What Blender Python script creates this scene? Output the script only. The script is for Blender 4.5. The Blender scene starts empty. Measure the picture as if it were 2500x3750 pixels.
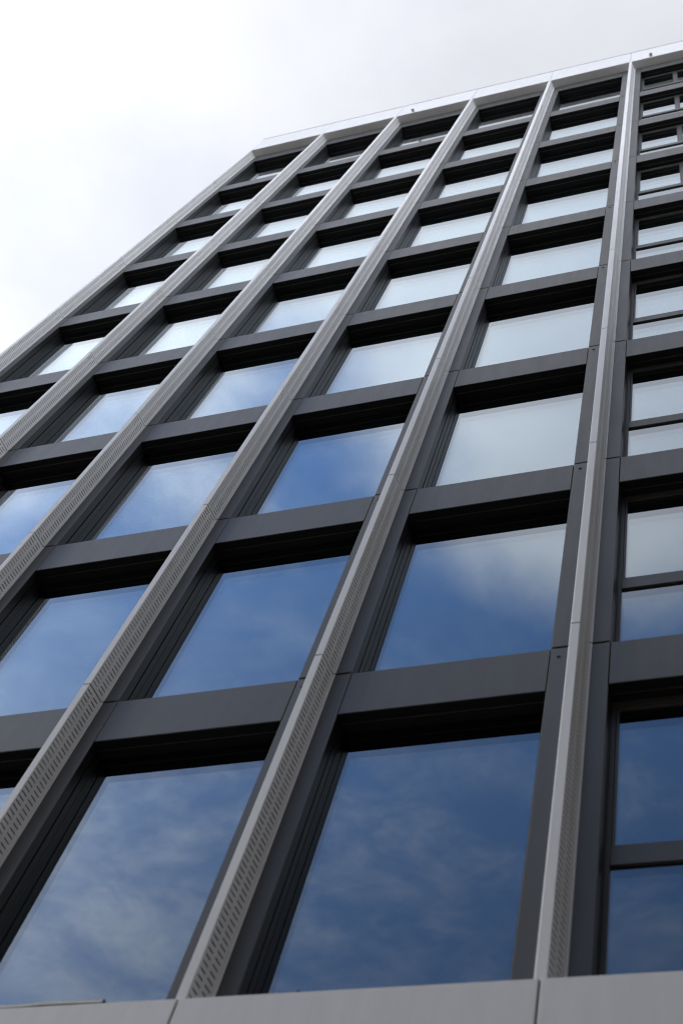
import bpy, math, random
from mathutils import Matrix, Vector
random.seed(7)
D = bpy.data
SC = bpy.context.scene
COL = SC.collection

# ---------------------------------------------------------------- camera
cam_d = D.cameras.new('camera'); cam = D.objects.new('camera', cam_d); COL.objects.link(cam)
rx, ry, rz = 2.65237542, 0.42468077, 0.63651743
cam.matrix_world = (Matrix.Translation((11.5754, -5.38009, -5.87627)) @ Matrix.Rotation(rz, 4, 'Z')
                    @ Matrix.Rotation(rx, 4, 'X') @ Matrix.Rotation(ry, 4, 'Z'))
cam_d.sensor_fit = 'VERTICAL'; cam_d.sensor_height = 36.0; cam_d.sensor_width = 24.0
cam_d.lens = 5212.04 * 36.0 / 3750.0
cam_d.clip_start = 0.1; cam_d.clip_end = 3000
cam_d.dof.use_dof = True; cam_d.dof.focus_distance = 17.0; cam_d.dof.aperture_fstop = 1.8
SC.camera = cam

# ---------------------------------------------------------------- light
SUN_AZ, SUN_EL = math.radians(-114), math.radians(30)      # compass bearing from +Y (into the facade), elevation
sun_dir = Vector((math.sin(SUN_AZ) * math.cos(SUN_EL), math.cos(SUN_AZ) * math.cos(SUN_EL), math.sin(SUN_EL)))
sl = D.lights.new('sun', 'SUN'); sl.energy = 0.45; sl.angle = math.radians(14); sl.color = (1.0, 0.96, 0.9)
so = D.objects.new('sun', sl); COL.objects.link(so)
so.rotation_euler = sun_dir.to_track_quat('Z', 'Y').to_euler(); so.location = (-40, 20, 90)

w = D.worlds.new('World'); SC.world = w; w.use_nodes = True
nt = w.node_tree; nt.nodes.clear()
def N(t, **k):
    n = nt.nodes.new(t)
    for a, b in k.items(): setattr(n, a, b)
    return n
def L(a, b): nt.links.new(a, b)
def M(op, a, b=None, c=None, clamp=False):
    n = N('ShaderNodeMath', operation=op); n.use_clamp = clamp
    for i, v in enumerate((a, b, c)):
        if v is None: continue
        if isinstance(v, (int, float)): n.inputs[i].default_value = v
        else: L(v, n.inputs[i])
    return n.outputs[0]
def SS(v, lo, hi, a=0.0, b=1.0):
    n = N('ShaderNodeMapRange', interpolation_type='SMOOTHSTEP')
    L(v, n.inputs[0]); n.inputs[1].default_value = lo; n.inputs[2].default_value = hi
    n.inputs[3].default_value = a; n.inputs[4].default_value = b
    return n.outputs[0]
tc = N('ShaderNodeTexCoord')
sep = N('ShaderNodeSeparateXYZ'); L(tc.outputs['Generated'], sep.inputs[0])
dz = M('MAXIMUM', sep.outputs[2], 0.10)
px, py = M('DIVIDE', sep.outputs[0], dz), M('DIVIDE', sep.outputs[1], dz)      # the cloud layer as a flat sheet overhead
cp = N('ShaderNodeCombineXYZ'); L(px, cp.inputs[0]); L(py, cp.inputs[1])
def noise(scale, detail, rough, off, dist=0.0, st=(1, 1, 1), rot=0):
    mp = N('ShaderNodeMapping'); L(cp.outputs[0], mp.inputs[0])
    mp.inputs['Location'].default_value = off; mp.inputs['Scale'].default_value = st; mp.inputs['Rotation'].default_value = (0, 0, rot)
    n = N('ShaderNodeTexNoise'); n.inputs['Scale'].default_value = scale; n.inputs['Detail'].default_value = detail
    n.inputs['Roughness'].default_value = rough; n.inputs['Distortion'].default_value = dist
    L(mp.outputs[0], n.inputs['Vector']); return n.outputs[0]
nb = noise(4.2, 7, 0.56, (3.1, 1.7, 0.4), 0.25)
nw = noise(12.0, 10, 0.64, (7.3, 2.2, 1.4), 0.25, (0.9, 1.25, 1), 0.7)
nv = noise(2.6, 3, 0.5, (1.3, 8.2, 4.4))
nf = noise(9.0, 6, 0.6, (5.3, 1.2, 6.4), 0.2)
ns = noise(2.2, 5, 0.5, (0.3, 5.2, 2.4))
# cloud bank: closed overhead and beyond the building, breaking up towards the street side
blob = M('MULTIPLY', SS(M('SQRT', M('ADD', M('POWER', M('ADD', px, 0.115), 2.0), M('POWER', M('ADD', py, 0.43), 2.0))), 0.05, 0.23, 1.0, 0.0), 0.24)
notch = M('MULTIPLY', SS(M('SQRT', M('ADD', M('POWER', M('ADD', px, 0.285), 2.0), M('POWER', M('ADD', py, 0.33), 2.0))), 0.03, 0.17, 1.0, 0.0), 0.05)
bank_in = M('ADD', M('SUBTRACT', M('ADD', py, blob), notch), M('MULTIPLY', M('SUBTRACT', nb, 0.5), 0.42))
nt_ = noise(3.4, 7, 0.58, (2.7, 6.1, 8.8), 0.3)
bank = M('MULTIPLY', SS(M('ADD', bank_in, SS(px, 0.10, 0.60, 0.0, 0.9)), -0.46, -0.23), SS(nt_, 0.42, 0.72, 1.0, 0.86))  # more cloud added out of view at right to light the fin sides
# thin broken cloud in the blue, thicker to the left
wisp_bias = M('ADD', M('MULTIPLY', px, -0.22), M('MULTIPLY', SS(py, -0.75, -0.95), 0.06))
wisp = M('MULTIPLY', M('MULTIPLY', SS(M('ADD', nw, wisp_bias), 0.44, 0.98), SS(nv, 0.34, 0.66, 0.18, 0.46)), SS(py, -0.50, -0.80, 0.35, 1.0))
haze = M('MULTIPLY', SS(px, -0.35, -0.95), M('ADD', 0.12, M('MULTIPLY', SS(nv, 0.3, 0.7), 0.16)))
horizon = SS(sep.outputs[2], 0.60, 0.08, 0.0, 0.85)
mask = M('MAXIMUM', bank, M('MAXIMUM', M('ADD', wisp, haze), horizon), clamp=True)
# cloud brightness: glow round the veiled sun, soft mottling
dotn = N('ShaderNodeVectorMath', operation='DOT_PRODUCT'); L(tc.outputs['Generated'], dotn.inputs[0]); dotn.inputs[1].default_value = sun_dir
glow = M('POWER', M('MAXIMUM', dotn.outputs['Value'], 0.0), 6.0)
lum = M('ADD', M('ADD', M('ADD', 0.485, M('MULTIPLY', glow, 1.05)), M('ADD', M('MULTIPLY', M('SUBTRACT', ns, 0.5), 0.28), M('MULTIPLY', M('SUBTRACT', nf, 0.5), 0.09))), SS(sep.outputs[2], 0.66, 0.12, 0.0, 2.05))  # low sky out of view raised to light the upper facade
ccol = N('ShaderNodeMix', data_type='RGBA'); L(glow, ccol.inputs['Factor'])
ccol.inputs['A'].default_value = (0.955, 0.975, 1.05, 1); ccol.inputs['B'].default_value = (1.0, 0.995, 1.0, 1)
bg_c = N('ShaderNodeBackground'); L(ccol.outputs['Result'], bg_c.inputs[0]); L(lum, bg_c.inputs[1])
sky = N('ShaderNodeTexSky'); sky.sky_type = 'NISHITA'; sky.sun_disc = False
sky.sun_elevation = SUN_EL; sky.sun_rotation = SUN_AZ; sky.altitude = 100; sky.air_density = 1.0; sky.dust_density = 0.2; sky.ozone_density = 4.4
bg_s = N('ShaderNodeBackground'); L(sky.outputs[0], bg_s.inputs[0]); bg_s.inputs[1].default_value = 0.135
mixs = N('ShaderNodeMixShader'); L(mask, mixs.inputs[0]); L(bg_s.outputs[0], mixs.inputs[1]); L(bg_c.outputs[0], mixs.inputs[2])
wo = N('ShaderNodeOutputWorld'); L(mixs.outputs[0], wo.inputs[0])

SC.view_settings.view_transform = 'Standard'; SC.view_settings.look = 'None'
SC.view_settings.exposure = 0.75; SC.view_settings.gamma = 1.0; SC.view_settings.use_curve_mapping = False
SC.render.engine = 'CYCLES'
SC.cycles.filter_width = 1.15; SC.cycles.use_denoising = True; SC.cycles.max_bounces = 10; SC.cycles.transparent_max_bounces = 12; SC.cycles.glossy_bounces = 6

# ---------------------------------------------------------------- materials
def mat(name, base, rough=0.5, metal=0.0, spec=0.5, var=0.0, wave=0.0, grain=0.0, dirt=0.0, tint=None):
    m = D.materials.new(name); m.use_nodes = True
    t = m.node_tree; b = t.nodes['Principled BSDF']; ln = t.links.new
    b.inputs['Roughness'].default_value = rough; b.inputs['Metallic'].default_value = metal
    b.inputs['Specular IOR Level'].default_value = spec
    b.inputs['Base Color'].default_value = (*base, 1)
    if tint: b.inputs['Specular Tint'].default_value = (*tint, 1)
    g = t.nodes.new('ShaderNodeNewGeometry')
    col = None
    if var or dirt:
        oi = t.nodes.new('ShaderNodeObjectInfo')
        mr = t.nodes.new('ShaderNodeMapRange'); ln(oi.outputs['Random'], mr.inputs[0])
        mr.inputs[3].default_value = 1 - var; mr.inputs[4].default_value = 1 + var
        col = mr.outputs[0]
    if dirt:
        n = t.nodes.new('ShaderNodeTexNoise'); n.inputs['Scale'].default_value = 1.0; n.inputs['Detail'].default_value = 6; n.inputs['Roughness'].default_value = 0.65
        mp = t.nodes.new('ShaderNodeMapping'); ln(g.outputs['Position'], mp.inputs[0]); mp.inputs['Scale'].default_value = (9, 9, 1.3)
        ln(mp.outputs[0], n.inputs['Vector'])
        mr2 = t.nodes.new('ShaderNodeMapRange'); ln(n.outputs[0], mr2.inputs[0])
        mr2.inputs[1].default_value = 0.3; mr2.inputs[2].default_value = 0.7; mr2.inputs[3].default_value = 1 - dirt; mr2.inputs[4].default_value = 1.0
        mu = t.nodes.new('ShaderNodeMath'); mu.operation = 'MULTIPLY'; ln(col, mu.inputs[0]); ln(mr2.outputs[0], mu.inputs[1]); col = mu.outputs[0]
        mr3 = t.nodes.new('ShaderNodeMapRange'); ln(n.outputs[0], mr3.inputs[0]); mr3.inputs[3].default_value = rough + 0.08; mr3.inputs[4].default_value = rough - 0.06
        ln(mr3.outputs[0], b.inputs['Roughness'])
    if col is not None:
        vm = t.nodes.new('ShaderNodeVectorMath'); vm.operation = 'SCALE'; vm.inputs[0].default_value = base; ln(col, vm.inputs['Scale'])
        ln(vm.outputs[0], b.inputs['Base Color'])
    if wave or grain:
        prev = None
        for s, d, st in ((1.1, 0.02, wave), (140.0, 0.0008, grain)):
            if not st: continue
            n = t.nodes.new('ShaderNodeTexNoise'); n.inputs['Scale'].default_value = s; n.inputs['Detail'].default_value = 1.5
            ln(g.outputs['Position'], n.inputs['Vector'])
            bp = t.nodes.new('ShaderNodeBump'); bp.inputs['Strength'].default_value = st; bp.inputs['Distance'].default_value = d
            ln(n.outputs[0], bp.inputs['Height'])
            if prev: ln(prev, bp.inputs['Normal'])
            prev = bp.outputs[0]
        ln(prev, b.inputs['Normal'])
    return m
PALE = mat('pale_coated_aluminium', (0.72, 0.715, 0.70), 0.42, 0.0, 0.36, var=0.03, wave=0.10, dirt=0.08)
DARK = mat('dark_grey_coated_aluminium', (0.064, 0.061, 0.056), 0.38, 0.0, 0.45, var=0.07, wave=0.18, dirt=0.18, tint=(1.0, 0.93, 0.80))
FRAME = mat('anthracite_window_frame', (0.016, 0.016, 0.016), 0.40, 0.0, 0.28, var=0.03, tint=(1.0, 0.95, 0.9))
BLACK = mat('black_soffit_lining', (0.012, 0.012, 0.012), 0.7, 0.0, 0.2)
BARE = mat('bare_sheet_back', (0.28, 0.28, 0.28), 0.6, 0.0, 0.4)
GAP = mat('black_joint_backing', (0.012, 0.012, 0.013), 0.9, 0.0, 0.1)
COPING = mat('grey_coping_metal', (0.28, 0.28, 0.285), 0.6, 0.0, var=0.02)
RUBBER = mat('dark_rubber', (0.03, 0.03, 0.03), 0.7)
STEEL = mat('dull_steel', (0.42, 0.42, 0.40), 0.55, 0.1, dirt=0.2)
STRIP = mat('pale_trim', (0.62, 0.62, 0.58), 0.55, 0.0, dirt=0.15)
ROOF = mat('roof_membrane', (0.2, 0.2, 0.2), 0.9)
DRY = mat('dry_brown_debris', (0.05, 0.045, 0.04), 0.9)

def facing_power(t, p):
    lw = t.nodes.new('ShaderNodeLayerWeight'); lw.inputs['Blend'].default_value = 0.5      # Facing = 1 - cos of the angle of incidence
    pw = t.nodes.new('ShaderNodeMath'); pw.operation = 'POWER'; t.links.new(lw.outputs['Facing'], pw.inputs[0]); pw.inputs[1].default_value = p
    return pw.outputs[0]
def outer_glass():
    """coated front sheet: part of the light reflects here, part passes to the sheet behind (which sends it back), the rest is lost in the dark room"""
    m = D.materials.new('coated_glass'); m.use_nodes = True
    t = m.node_tree; t.nodes.clear(); ln = t.links.new
    o = t.nodes.new('ShaderNodeOutputMaterial'); ad = t.nodes.new('ShaderNodeAddShader')
    gl = t.nodes.new('ShaderNodeBsdfGlossy'); gl.inputs['Roughness'].default_value = 0.0
    tr = t.nodes.new('ShaderNodeBsdfTransparent')
    x = facing_power(t, 2.4)
    r1 = t.nodes.new('ShaderNodeMath'); r1.operation = 'MULTIPLY_ADD'; ln(x, r1.inputs[0]); r1.inputs[1].default_value = 0.88; r1.inputs[2].default_value = 0.07
    q = t.nodes.new('ShaderNodeMath'); q.operation = 'MULTIPLY_ADD'; ln(x, q.inputs[0]); q.inputs[1].default_value = -1.2; q.inputs[2].default_value = 1.15
    r2 = t.nodes.new('ShaderNodeMath'); r2.operation = 'MULTIPLY_ADD'; ln(x, r2.inputs[0]); ln(q.outputs[0], r2.inputs[1]); r2.inputs[2].default_value = 0.095
    for sh, r, tint in ((gl, r1, (0.875, 0.948, 1.0)), (tr, r2, (0.85, 0.956, 1.0))):
        v = t.nodes.new('ShaderNodeVectorMath'); v.operation = 'SCALE'; v.inputs[0].default_value = tint; ln(r.outputs[0], v.inputs['Scale']); ln(v.outputs[0], sh.inputs['Color'])
    ln(gl.outputs[0], ad.inputs[0]); ln(tr.outputs[0], ad.inputs[1]); ln(ad.outputs[0], o.inputs[0])
    return m
def inner_glass():
    m = D.materials.new('inner_coated_glass'); m.use_nodes = True
    t = m.node_tree; t.nodes.clear()
    o = t.nodes.new('ShaderNodeOutputMaterial'); gl = t.nodes.new('ShaderNodeBsdfGlossy')
    gl.inputs['Roughness'].default_value = 0.0; gl.inputs['Color'].default_value = (1.0, 1.0, 1.0, 1)
    t.links.new(gl.outputs[0], o.inputs[0]); return m
GLASS_O, GLASS_I = outer_glass(), inner_glass()

# ---------------------------------------------------------------- mesh helpers
class MB:
    def __init__(s): s.v = []; s.f = []; s.mi = []
    def quad(s, a, b, c, d):
        n = len(s.v); s.v += [a, b, c, d]; s.f.append((n, n + 1, n + 2, n + 3))
    def poly(s, pts):
        n = len(s.v); s.v += pts; s.f.append(tuple(range(n, n + len(pts))))
    def box(s, x0, x1, y0, y1, z0, z1):
        n = len(s.v)
        s.v += [(x0, y0, z0), (x1, y0, z0), (x1, y1, z0), (x0, y1, z0), (x0, y0, z1), (x1, y0, z1), (x1, y1, z1), (x0, y1, z1)]
        for f in ((0, 3, 2, 1), (4, 5, 6, 7), (0, 1, 5, 4), (1, 2, 6, 5), (2, 3, 7, 6), (3, 0, 4, 7)): s.f.append(tuple(n + i for i in f))
    def panel(s, x0, x1, z0, z1, y0, y1, c=0.004):
        """box whose front (y0) edges are chamfered by c"""
        n = len(s.v)
        s.v += [(x0 + c, y0, z0 + c), (x1 - c, y0, z0 + c), (x1 - c, y0, z1 - c), (x0 + c, y0, z1 - c),
                (x0, y0 + c, z0), (x1, y0 + c, z0), (x1, y0 + c, z1), (x0, y0 + c, z1),
                (x0, y1, z0), (x1, y1, z0), (x1, y1, z1), (x0, y1, z1)]
        s.f.append((n, n + 1, n + 2, n + 3))
        for a, b in ((0, 4), (4, 8)):
            for i in range(4):
                j = (i + 1) % 4
                s.f.append((n + b + i, n + b + j, n + a + j, n + a + i))
        s.f.append((n + 11, n + 10, n + 9, n + 8))
    def prism(s, prof, z0, z1):
        """closed (x, y) outline pulled from z0 to z1"""
        n = len(s.v); k = len(prof)
        s.v += [(x, y, z0) for x, y in prof] + [(x, y, z1) for x, y in prof]
        for i in range(k):
            j = (i + 1) % k; s.f.append((n + i, n + j, n + k + j, n + k + i))
        s.f.append(tuple(n + i for i in reversed(range(k)))); s.f.append(tuple(n + k + i for i in range(k)))
    def mesh(s, name, m):
        me = D.meshes.new(name); me.from_pydata(s.v, [], s.f); me.update()
        for q in (m if isinstance(m, (list, tuple)) else [m]): me.materials.append(q)
        if s.mi: me.polygons.foreach_set('material_index', s.mi)
        return me
def obj(name, me, parent=None, loc=(0, 0, 0)):
    o = D.objects.new(name, me); COL.objects.link(o); o.location = loc
    if parent is not None: o.parent = parent
    return o
def tag(o, label=None, cat=None, group=None, kind=None):
    for k, v in (('label', label), ('category', cat), ('group', group), ('kind', kind)):
        if v: o[k] = v
    return o

# ---------------------------------------------------------------- sizes (metres)
B = 2.02847          # fin spacing
H = 3.5              # storey
PW = 0.224           # half width of a pilaster
FD = 0.1918          # fin projection
FW, FB = 0.0325, 0.070   # half width of a fin at its nose and at its root
GY = 0.173           # glass plane
NF, NR = 8, 9        # fins, storeys
Z0 = -0.224          # foot of the upper facade
ZF, ZT = 31.583, 33.103  # parapet fascia
HEAD, SILL = 2.895, -0.025
GROUND = -7.55

# ---------------------------------------------------------------- ground
g = MB(); g.quad((-900, -900, 0), (900, -900, 0), (900, 900, 0), (-900, 900, 0))
PAVE = mat('pavement', (0.20, 0.18, 0.155), 0.85, dirt=0.25)
tag(obj('pavement', g.mesh('pavement', PAVE), None, (0, 0, GROUND)), kind='structure')

# ---------------------------------------------------------------- unseen blocks across the street and at right, added to shade the lower storeys
BRICK = mat('dark_brick', (0.10, 0.085, 0.07), 0.85, dirt=0.2)
WALLM = mat('grey_render', (0.24, 0.215, 0.185), 0.8, dirt=0.2)
OGL = mat('street_window_glass', (0.02, 0.022, 0.025), 0.05, 0.0, 0.8)
ob = D.objects.new('street_shade_block', None); COL.objects.link(ob); ob.location = (0, -24.0, GROUND)
tag(ob, 'plain grey flat-roofed block added out of view across the street to shade the lower storeys', 'building')
m = MB(); m.box(-75, 85, -14, 0, 0, 27.4); obj('wall', m.mesh('wall', WALLM), ob)
m = MB(); m.box(-75.2, 85.2, -14.2, 0.25, 27.41, 27.8); obj('roof', m.mesh('roof', COPING), ob)
m = MB(); m.panel(-0.75, 0.75, 0, 1.7, -0.08, 0.1, 0.01); fw_me = m.mesh('window', PALE)
m = MB(); m.box(-0.66, 0.66, -0.10, -0.085, 0.09, 1.61); fp_me = m.mesh('pane', OGL)
for i in range(40):
    for j in range(8):
        o = obj('window', fw_me, ob, (-73 + i * 4.0, 0.02, 1.2 + j * 3.2)); o.rotation_euler = (0, 0, math.pi)
        obj('pane', fp_me, o)

nb_ = D.objects.new('right_shade_block', None); COL.objects.link(nb_); nb_.location = (18.5, -21.0, GROUND)  # unseen block added to darken the fin sides and reveals low down
tag(nb_, 'dark brick block added out of view at right to shade the lower storeys', 'building')
m = MB(); m.box(0, 40, 0, 19, 0, 20.0); obj('wall', m.mesh('wall', BRICK), nb_)
m = MB(); m.box(-0.25, 40.2, -0.2, 19.2, 20.01, 20.4); obj('roof', m.mesh('roof', COPING), nb_)
for i in range(5):
    for j in range(6):
        o = obj('window', fw_me, nb_, (-0.02, 1.8 + i * 3.6, 1.2 + j * 3.2)); o.rotation_euler = (0, 0, -math.pi / 2)
        obj('pane', fp_me, o)

# ---------------------------------------------------------------- the building
bld = D.objects.new('office_building', None); COL.objects.link(bld); bld.location = (0, 0, GROUND)
tag(bld, 'tall dark grey office building with pale vertical fins and reflective windows', 'building')
def part(name, me, loc=(0, 0, 0)):
    return obj(name, me, bld, (loc[0], loc[1], loc[2] - GROUND))
XL, XR = -FB, (NF - 1) * B + PW
# core walls behind the cladding
c = MB(); c.box(XL + 0.02, XR, 0.40, 14.0, GROUND + 0.01, ZT - 0.10)
part('wall_core', c.mesh('wall_core', GAP))
for j in range(NR):
    for q in range(5):
        y0, y1 = 0.06 + q * 2.78, 0.06 + (q + 1) * 2.78 - 0.012
        z0, z1 = j * H + (Z0 if j == 0 else 0.006), (j + 1) * H - 0.006
        me = MB(); me.box(XL - 0.0, XL + 0.018, y0, y1, z0, z1)
        part('side_panel', me.mesh('side_panel', DARK))
r = MB(); r.box(XL + 0.05, XR - 0.02, 0.1, 13.9, ZT - 0.30, ZT - 0.12)
part('roof', r.mesh('roof', ROOF))

# pilaster panels, one per fin and storey
def pil_mesh(z0, z1, x0=-PW + 0.003, x1=PW - 0.003):
    m = MB(); m.panel(x0, x1, z0, z1, 0.0, 0.06, 0.005); return m.mesh('pilaster_panel', DARK)
PG = 0.010
pil_std, pil_bot, pil_top = pil_mesh(PG - 0.012, H - PG - 0.012), pil_mesh(Z0, H - PG - 0.012), pil_mesh(PG - 0.012, ZF - 8 * H - 0.004)
pil_std0, pil_bot0, pil_top0 = [pil_mesh(a, b, -FB + 0.002) for a, b in ((PG - 0.012, H - PG - 0.012), (Z0, H - PG - 0.012), (PG - 0.012, ZF - 8 * H - 0.004))]
bk = MB(); bk.box(-PW + 0.01, PW - 0.01, 0.062, 0.16, Z0, ZF - 0.01); bk_me = bk.mesh('pilaster_backing', GAP)
bk = MB(); bk.box(-FB + 0.019, PW - 0.01, 0.062, 0.16, Z0, ZF - 0.01); bk0_me = bk.mesh('pilaster_backing', GAP)
ds = MB(); ds.box(-0.012, 0.012, -0.003, 0.01, -0.005, 0.005); ds.box(-0.014, 0.014, -0.008, 0.004, 0.005, 0.007)
ds_me = ds.mesh('drain_slot', RUBBER)
for k in range(NF):
    part('pilaster_backing', bk0_me if k == 0 else bk_me, (k * B, 0, 0))
    for j in range(NR):
        me = (pil_bot0 if j == 0 else pil_top0 if j == NR - 1 else pil_std0) if k == 0 else (pil_bot if j == 0 else pil_top if j == NR - 1 else pil_std)
        p = part('pilaster_panel', me, (k * B, 0, j * H))
        if j < NR - 1 and k > 0: obj('drain_slot', ds_me, p, (-0.157, 0, H - 0.155))

# fins: folded nose with two slotted cheeks, one length per storey
def cheek(z0, z1, sgn, slots=True):
    """perforated sheet from the nose back to the root, two columns of slots, real holes with 2 mm walls"""
    m = MB()
    xa, xb = FW, FB; ya, yb = -FD + 0.004, -0.002
    ln = math.hypot(xb - xa, yb - ya); ux, uy = (xb - xa) / ln, (yb - ya) / ln
    nx, ny = uy, -ux                                    # outward normal (to +x side)
    th = 0.003
    def P(s, z, d=0.0):
        x, y = xa + ux * s - nx * d, ya + uy * s - ny * d
        return (sgn * x, y, z)
    def F(pts, mi=0):
        m.poly(pts if sgn > 0 else pts[::-1]); m.mi.append(mi)
    cols = [(-0.183, -0.115), (-0.092, -0.024)]
    cs = [((a - ya) / uy, (b - ya) / uy) for a, b in cols]
    pitch, n = 0.0553, int(round((z1 - z0 - 0.124) / 0.0553)) + 1
    first = z0 + ((z1 - z0) - (n - 1) * pitch) / 2
    zb, zt = first - pitch / 2, first + (n - 0.5) * pitch
    hh = 0.0078
    bounds = [0.0, (cs[0][1] + cs[1][0]) / 2, ln]
    def S(pts):                                         # painted outer skin and bare dark inner skin of the sheet
        F([P(*p) for p in pts]); F([P(*p, th) for p in reversed(pts)], 1)
    S([(0, z0), (ln, z0), (ln, zb), (0, zb)]); S([(0, zt), (ln, zt), (ln, z1), (0, z1)])
    for zz, up in ((z0, 1), (z1, -1)):
        e = [P(0, zz), P(ln, zz), P(ln, zz, th), P(0, zz, th)]; F(e if up < 0 else e[::-1])
    for i in range(n):
        zc = first + i * pitch
        for c in range(2):
            s0, s1 = cs[c]; b0, b1 = bounds[c], bounds[c + 1]; q = 0.006
            rim = [(s0 + q, zc - hh), (s1 - q, zc - hh), (s1, zc - hh * .4), (s1, zc + hh * .4), (s1 - q, zc + hh), (s0 + q, zc + hh), (s0, zc + hh * .4), (s0, zc - hh * .4)]
            lo, hi = zc - pitch / 2, zc + pitch / 2
            S([(b0, lo), (b1, lo), rim[1], rim[0]])
            S([(b1, lo), (b1, hi), rim[4], rim[3], rim[2], rim[1]])
            S([(b1, hi), (b0, hi), rim[5], rim[4]])
            S([(b0, hi), (b0, lo), rim[0], rim[7], rim[6], rim[5]])
            for a in range(8):
                e = (a + 1) % 8
                F([P(*rim[a]), P(*rim[e]), P(rim[e][0], rim[e][1], th), P(rim[a][0], rim[a][1], th)])
    return m
def nose(z0, z1):
    m = MB(); c = 0.003
    prof = [(-FW, -FD + 0.012), (-FW, -FD + c), (-FW + c, -FD), (FW - c, -FD), (FW, -FD + c), (FW, -FD + 0.012)]
    n = len(m.v)
    pts = prof + [(FW - 0.004, -FD + 0.012), (-FW + 0.004, -FD + 0.012)]
    m.prism(pts[::1], z0, z1)
    # root flanges and end diaphragm
    m.panel(FB + 0.001, FB + 0.021, z0, z1, -0.007, -0.0015, 0.0015)
    m.panel(-FB - 0.021, -FB - 0.001, z0, z1, -0.007, -0.0015, 0.0015)
    return m
FG = 0.008; FJ = -0.010
m = MB(); m.prism([(-FW + .004, -FD + .008), (FW - .004, -FD + .008), (FB - .006, -.004), (-FB + .006, -.004)][::1], -0.03, 0.03); gk_me = m.mesh('joint_sleeve', RUBBER)
lens = {}
for j in range(NR):
    z0 = Z0 if j == 0 else FG + FJ
    z1 = ZF - 8 * H - 0.004 if j == NR - 1 else H - FG + FJ
    key = (round(z0, 4), round(z1, 4))
    if key not in lens:
        lens[key] = (nose(z0, z1).mesh('fin_nose', PALE), cheek(z0, z1, 1).mesh('perforated_cheek', [PALE, BARE]), cheek(z0, z1, -1).mesh('perforated_cheek', [PALE, BARE]))
    for k in range(NF):
        a, b_, c_ = lens[key]
        f = part('facade_fin', a, (k * B, 0, j * H))
        obj('perforated_cheek', b_, f); obj('perforated_cheek', c_, f)
        if j: obj('joint_sleeve', gk_me, f, (0, 0, FJ))

# spandrels
OX0, OX1 = PW, B - PW
def span_mesh(z0, z1):
    m = MB(); m.panel(OX0 + 0.003, OX1 - 0.003, z0, z1, 0.001, 0.10, 0.005); return m.mesh('spandrel_panel', DARK)
sp_me, sp_top = span_mesh(HEAD - H, SILL), span_mesh(HEAD - 0.025, ZF - 8 * H - 0.003)
for k in range(NF - 1):
    for j in range(1, NR): part('spandrel_panel', sp_me, (k * B, 0, j * H))
    part('spandrel_panel', sp_top, (k * B, 0, 8 * H))

# windows
def jamb(x, sgn, z0, z1):
    """reveal lining with a blind-guide groove"""
    m = MB()
    pr = [(0, 0.006), (0, 0.086), (-0.022, 0.086), (-0.022, 0.102), (0, 0.102), (0, GY + 0.09), (-0.03, GY + 0.09), (-0.03, 0.006)]
    pts = [(x + sgn * a, b) for a, b in pr]
    m.prism(pts if sgn < 0 else pts[::-1], z0, z1); return m
def pane_mesh(hx, hz, y, sag, mt):
    """one sheet of an insulating unit, bowed a millimetre or so like the real thing"""
    m = MB(); n = 8
    f = lambda u, w: (hx * u, y + sag * (1 - u * u) * (1 - w * w), hz * w)
    pt = [-1 + 2 * i / n for i in range(n + 1)]
    m.v = [f(u, w) for w in pt for u in pt]
    for j in range(n):
        for i in range(n): k = j * (n + 1) + i; m.f.append((k, k + 1, k + n + 2, k + n + 1))
    me = m.mesh('glass_pane', mt); me.polygons.foreach_set('use_smooth', [True] * len(me.polygons)); return me
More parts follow.
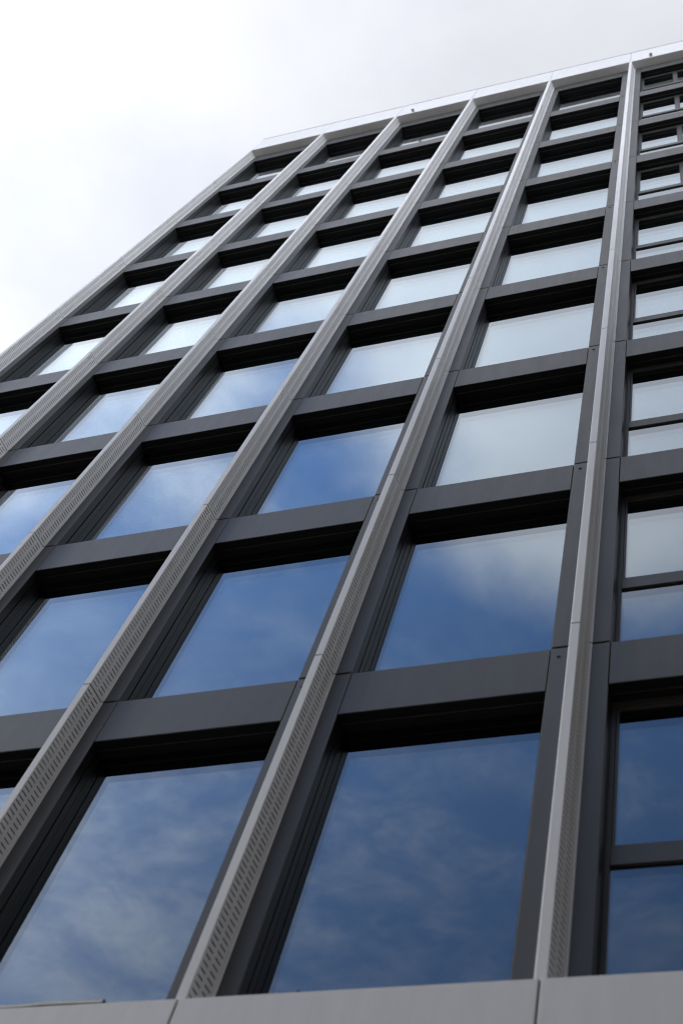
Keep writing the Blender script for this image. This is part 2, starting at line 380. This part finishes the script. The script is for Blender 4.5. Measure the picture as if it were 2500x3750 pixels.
def win_meshes(z0, z1, kind):
    q = {}
    q['jl'] = jamb(OX0 + 0.0005, 1, z0, z1).mesh('reveal_lining', FRAME)
    q['jr'] = jamb(OX1 - 0.0005, -1, z0, z1).mesh('reveal_lining', FRAME)
    m = MB(); m.box(OX0, OX1, 0.004, 0.086, z1 - 0.004, z1 + 0.02); m.box(OX0, OX1, 0.102, 0.40, z1 - 0.004, z1 + 0.02); m.box(OX0, OX1, 0.06, 0.12, z1 + 0.03, z1 + 0.05)
    if kind == 'A': m.box(OX0 + 0.007, OX1 - 0.007, GY - 0.006, GY + 0.08, z1 - 0.010, z1 - 0.005)
    q['so'] = m.mesh('soffit_lining', BLACK)
    m = MB(); m.box(OX0, OX1, 0.10, 0.30, z0 - 0.02, z0 - 0.002); q['si'] = m.mesh('sill', DARK)
    x0, x1 = OX0, OX1
    m = MB()
    def bar(a, b, c, d, y0, y1): m.panel(a, b, c, d, y0, y1, 0.002)
    if kind == 'A':
        t = 0.006
        bar(x0, x0 + t, z0, z1, GY - 0.008, GY + 0.08); bar(x1 - t, x1, z0, z1, GY - 0.008, GY + 0.08)
        bar(x0 + t, x1 - t, z0, z0 + 0.03, GY - 0.008, GY + 0.08)
        q['fr'] = m.mesh('window', FRAME)
        q['panes'] = [(x0 + t, x1 - t, z0 + 0.03, z1 - t)]
    else:
        ja, tr0, tr1 = 0.034, 1.085, 1.245
        if z1 < 2.88: tr0 -= 0.0
        bar(x0, x0 + ja, z0, z1, 0.158, GY + 0.08); bar(x1 - ja, x1, z0, z1, 0.158, GY + 0.08)
        bar(x0 + ja, x1 - ja, z1 - 0.075, z1 - 0.002, 0.158, GY + 0.08); bar(x0 + ja, x1 - ja, z0, z0 + 0.05, 0.158, GY + 0.08)
        bar(x0 + ja, x1 - ja, tr0, tr1, 0.152, GY + 0.08)
        xm = (x0 + x1) / 2
        bar(xm - 0.030, xm + 0.030, tr1, z1 - 0.075, 0.158, GY + 0.08)
        q['fr'] = m.mesh('window', DARK)
        q['sash'] = []
        for a, b in ((x0 + ja, xm - 0.030), (xm + 0.030, x1 - ja)):
            m = MB(); s = 0.020; a += 0.003; b -= 0.003
            zz0, zz1 = tr1 + 0.004, z1 - 0.079
            m.panel(a, a + s, zz0, zz1, 0.163, GY + 0.05, 0.002); m.panel(b - s, b, zz0, zz1, 0.163, GY + 0.05, 0.002)
            m.panel(a + s, b - s, zz1 - 0.03, zz1, 0.163, GY + 0.05, 0.002); m.panel(a + s, b - s, zz0, zz0 + 0.036, 0.163, GY + 0.05, 0.002)
            q['sash'].append(m.mesh('sash', DARK))
        q['panes'] = [(x0 + ja, x1 - ja, z0 + 0.05, tr0), (x0 + ja + 0.023, xm - 0.053, tr1 + 0.04, z1 - 0.109), (xm + 0.053, x1 - ja - 0.023, tr1 + 0.04, z1 - 0.109)]
    q['pc'] = [((a + b) / 2, (c0 + c1) / 2) for a, b, c0, c1 in q['panes']]
    q['pm'] = [[[pane_mesh((b - a) / 2 + .002, (c1 - c0) / 2 + .002, y, sag, mt) for y, mt in ((GY, GLASS_O), (GY + 0.030, GLASS_I))]
                for sag in (-0.0011, -0.0005, 0.0003, 0.0008)] for a, b, c0, c1 in q['panes']]
    return q
cache = {}
windows = {}
for k in range(NF - 1):
    kind = 'A' if k < 5 else 'B'
    for j in range(NR):
        z0 = Z0 + 0.03 if j == 0 else SILL
        z1 = HEAD - 0.03 if j == NR - 1 else HEAD
        key = (kind, z0, z1)
        if key not in cache: cache[key] = win_meshes(z0, z1, kind)
        q = cache[key]
        wd = part('window', q['fr'], (k * B, 0, j * H)); windows[k, j] = wd
        for nm, me in (('reveal_lining', q['jl']), ('reveal_lining', q['jr']), ('soffit_lining', q['so']), ('sill', q['si'])): obj(nm, me, wd)
        for me in q.get('sash', []): obj('sash', me, wd)
        for sheets, (xc, zc) in zip(q['pm'], q['pc']):
            tilt = (math.radians(random.gauss(0, .07)), 0, math.radians(random.gauss(0, .07)))
            for me in random.choice(sheets):
                gp = obj('glass_pane', me, wd, (xc, 0, zc)); gp.rotation_euler = tilt
m = MB(); m.prism([(0.022 * math.cos(a * math.pi / 4), 0.022 * math.sin(a * math.pi / 4)) for a in range(8)], 0, 0.05)
s = obj('contact_sensor', m.mesh('contact_sensor', RUBBER), windows[2, 8], (OX0 + 0.86, 0.05, SILL)); 

# parapet: fascia, soffit and coping, one length per bay
for k in range(NF - 1):
    x0, x1 = k * B + 0.004, (k + 1) * B - 0.004
    if k == 0: x0 = -FW - 0.004
    m = MB(); m.panel(x0, x1, ZF, ZT, -FD - 0.002, -FD + 0.03, 0.004); part('fascia_panel', m.mesh('fascia_panel', PALE))
    m = MB(); m.box(k * B + 0.004 if k else -FW, x1, -FD + 0.031, 0.30, ZF - 0.0005, ZF + 0.02); part('soffit_panel', m.mesh('soffit_panel', PALE))
    m = MB(); m.panel(x0 - 0.003, x1 + 0.003, ZT + 0.006, ZT + 0.05, -FD - 0.008, 0.35, 0.004); part('coping', m.mesh('coping', COPING))
m = MB(); m.box(-FW - 0.002, XR, -FD + 0.034, 0.30, ZF + 0.022, ZT + 0.004); part('parapet_wall', m.mesh('parapet_wall', GAP))
an = MB(); R_ = 0.042
for i in range(12):                                     # short open pipe through the fascia
    a0, a1 = i * math.pi / 6, (i + 1) * math.pi / 6
    for (ra, ya), (rb, yb) in (((R_, 0.02), (R_, -0.075)), ((R_, -0.075), (R_ - 0.006, -0.075)), ((R_ - 0.006, -0.075), (R_ - 0.006, -0.02))):
        an.quad((ra * math.cos(a0), ya, ra * math.sin(a0)), (ra * math.cos(a1), ya, ra * math.sin(a1)), (rb * math.cos(a1), yb, rb * math.sin(a1)), (rb * math.cos(a0), yb, rb * math.sin(a0)))
an.poly([((R_ - 0.006) * math.cos(i * math.pi / 6), -0.02, (R_ - 0.006) * math.sin(i * math.pi / 6)) for i in range(12)])
an_me = an.mesh('overflow_spout', STEEL)
for x in (2.224, 5.247): part('overflow_spout', an_me, (x * B, -FD - 0.004, ZF + 0.13))

# pale ledge band under the first row of windows, one length per bay, and the storey below it
LY, LT = -0.212, -0.231
for k in range(NF - 1):
    m = MB(); m.panel(k * B + 0.006 if k else XL, (k + 1) * B - 0.006, LT - 1.15, LT, LY, 0.30, 0.006); part('ledge_panel', m.mesh('ledge_panel', PALE))
m = MB(); m.box(XL + 0.01, XR, LY + 0.03, 0.32, LT - 1.14, LT - 0.008); part('ledge_backing', m.mesh('ledge_backing', GAP))
for k in range(NF - 1):
    m = MB(); m.box(k * B - PW + (PW - FB if k == 0 else 0), k * B + PW, 0.0, 0.38, GROUND, LT - 1.152); part('ground_pier', m.mesh('ground_pier', DARK))
    m = MB(); m.box(k * B + PW, (k + 1) * B - PW, 0.20, 0.22, GROUND + 0.3, LT - 1.152); part('shop_pane', m.mesh('shop_pane', OGL))
    m = MB(); m.panel(k * B + PW, (k + 1) * B - PW, GROUND, GROUND + 0.3, 0.1, 0.38); part('plinth_panel', m.mesh('plinth_panel', DARK))

# ---------------------------------------------------------------- loose things on the ledge
pts = [(5.9, .006), (6.5, .008), (6.98, .004), (7.12, .005), (7.26, .013), (7.40, .012), (7.52, .009), (7.642, .006)]
m = MB()
for i in range(len(pts) - 1):
    (xa, za), (xb, zb) = pts[i], pts[i + 1]
    n = len(m.v); t = 0.020
    m.v += [(xa, -0.03, za), (xa, 0, za), (xa, 0, za + t), (xa, -0.03, za + t), (xb, -0.03, zb), (xb, 0, zb), (xb, 0, zb + t), (xb, -0.03, zb + t)]
    m.f += [tuple(n + q for q in f) for f in ((0, 4, 7, 3), (1, 2, 6, 5), (3, 7, 6, 2), (0, 1, 5, 4))]
    if i == 0: m.f.append((n, n + 3, n + 2, n + 1))
    if i == len(pts) - 2: m.f.append((n + 4, n + 5, n + 6, n + 7))
tr = obj('trim_strip', m.mesh('trim_strip', STRIP), None, (0, LY + 0.03, LT - 0.004))
tag(tr, 'pale wavy strip lying loose on the edge of the ledge', 'strip')
e = MB(); e.box(7.643, 7.652, -0.031, 0.001, 0.003, 0.029); obj('end_cap', e.mesh('end_cap', RUBBER), tr)
import bmesh
bm = bmesh.new(); bmesh.ops.create_icosphere(bm, subdivisions=2, radius=0.019)
for v in bm.verts: v.co *= 1 + random.uniform(-.25, .25); v.co.z = v.co.z * 0.8 + 0.015
me = D.meshes.new('debris_lump'); bm.to_mesh(me); bm.free(); me.materials.append(DRY)
tag(obj('debris_lump', me, None, (8.812, LY + 0.03, LT - 0.004)), 'small dark lump of debris sitting on the pale ledge', 'debris')
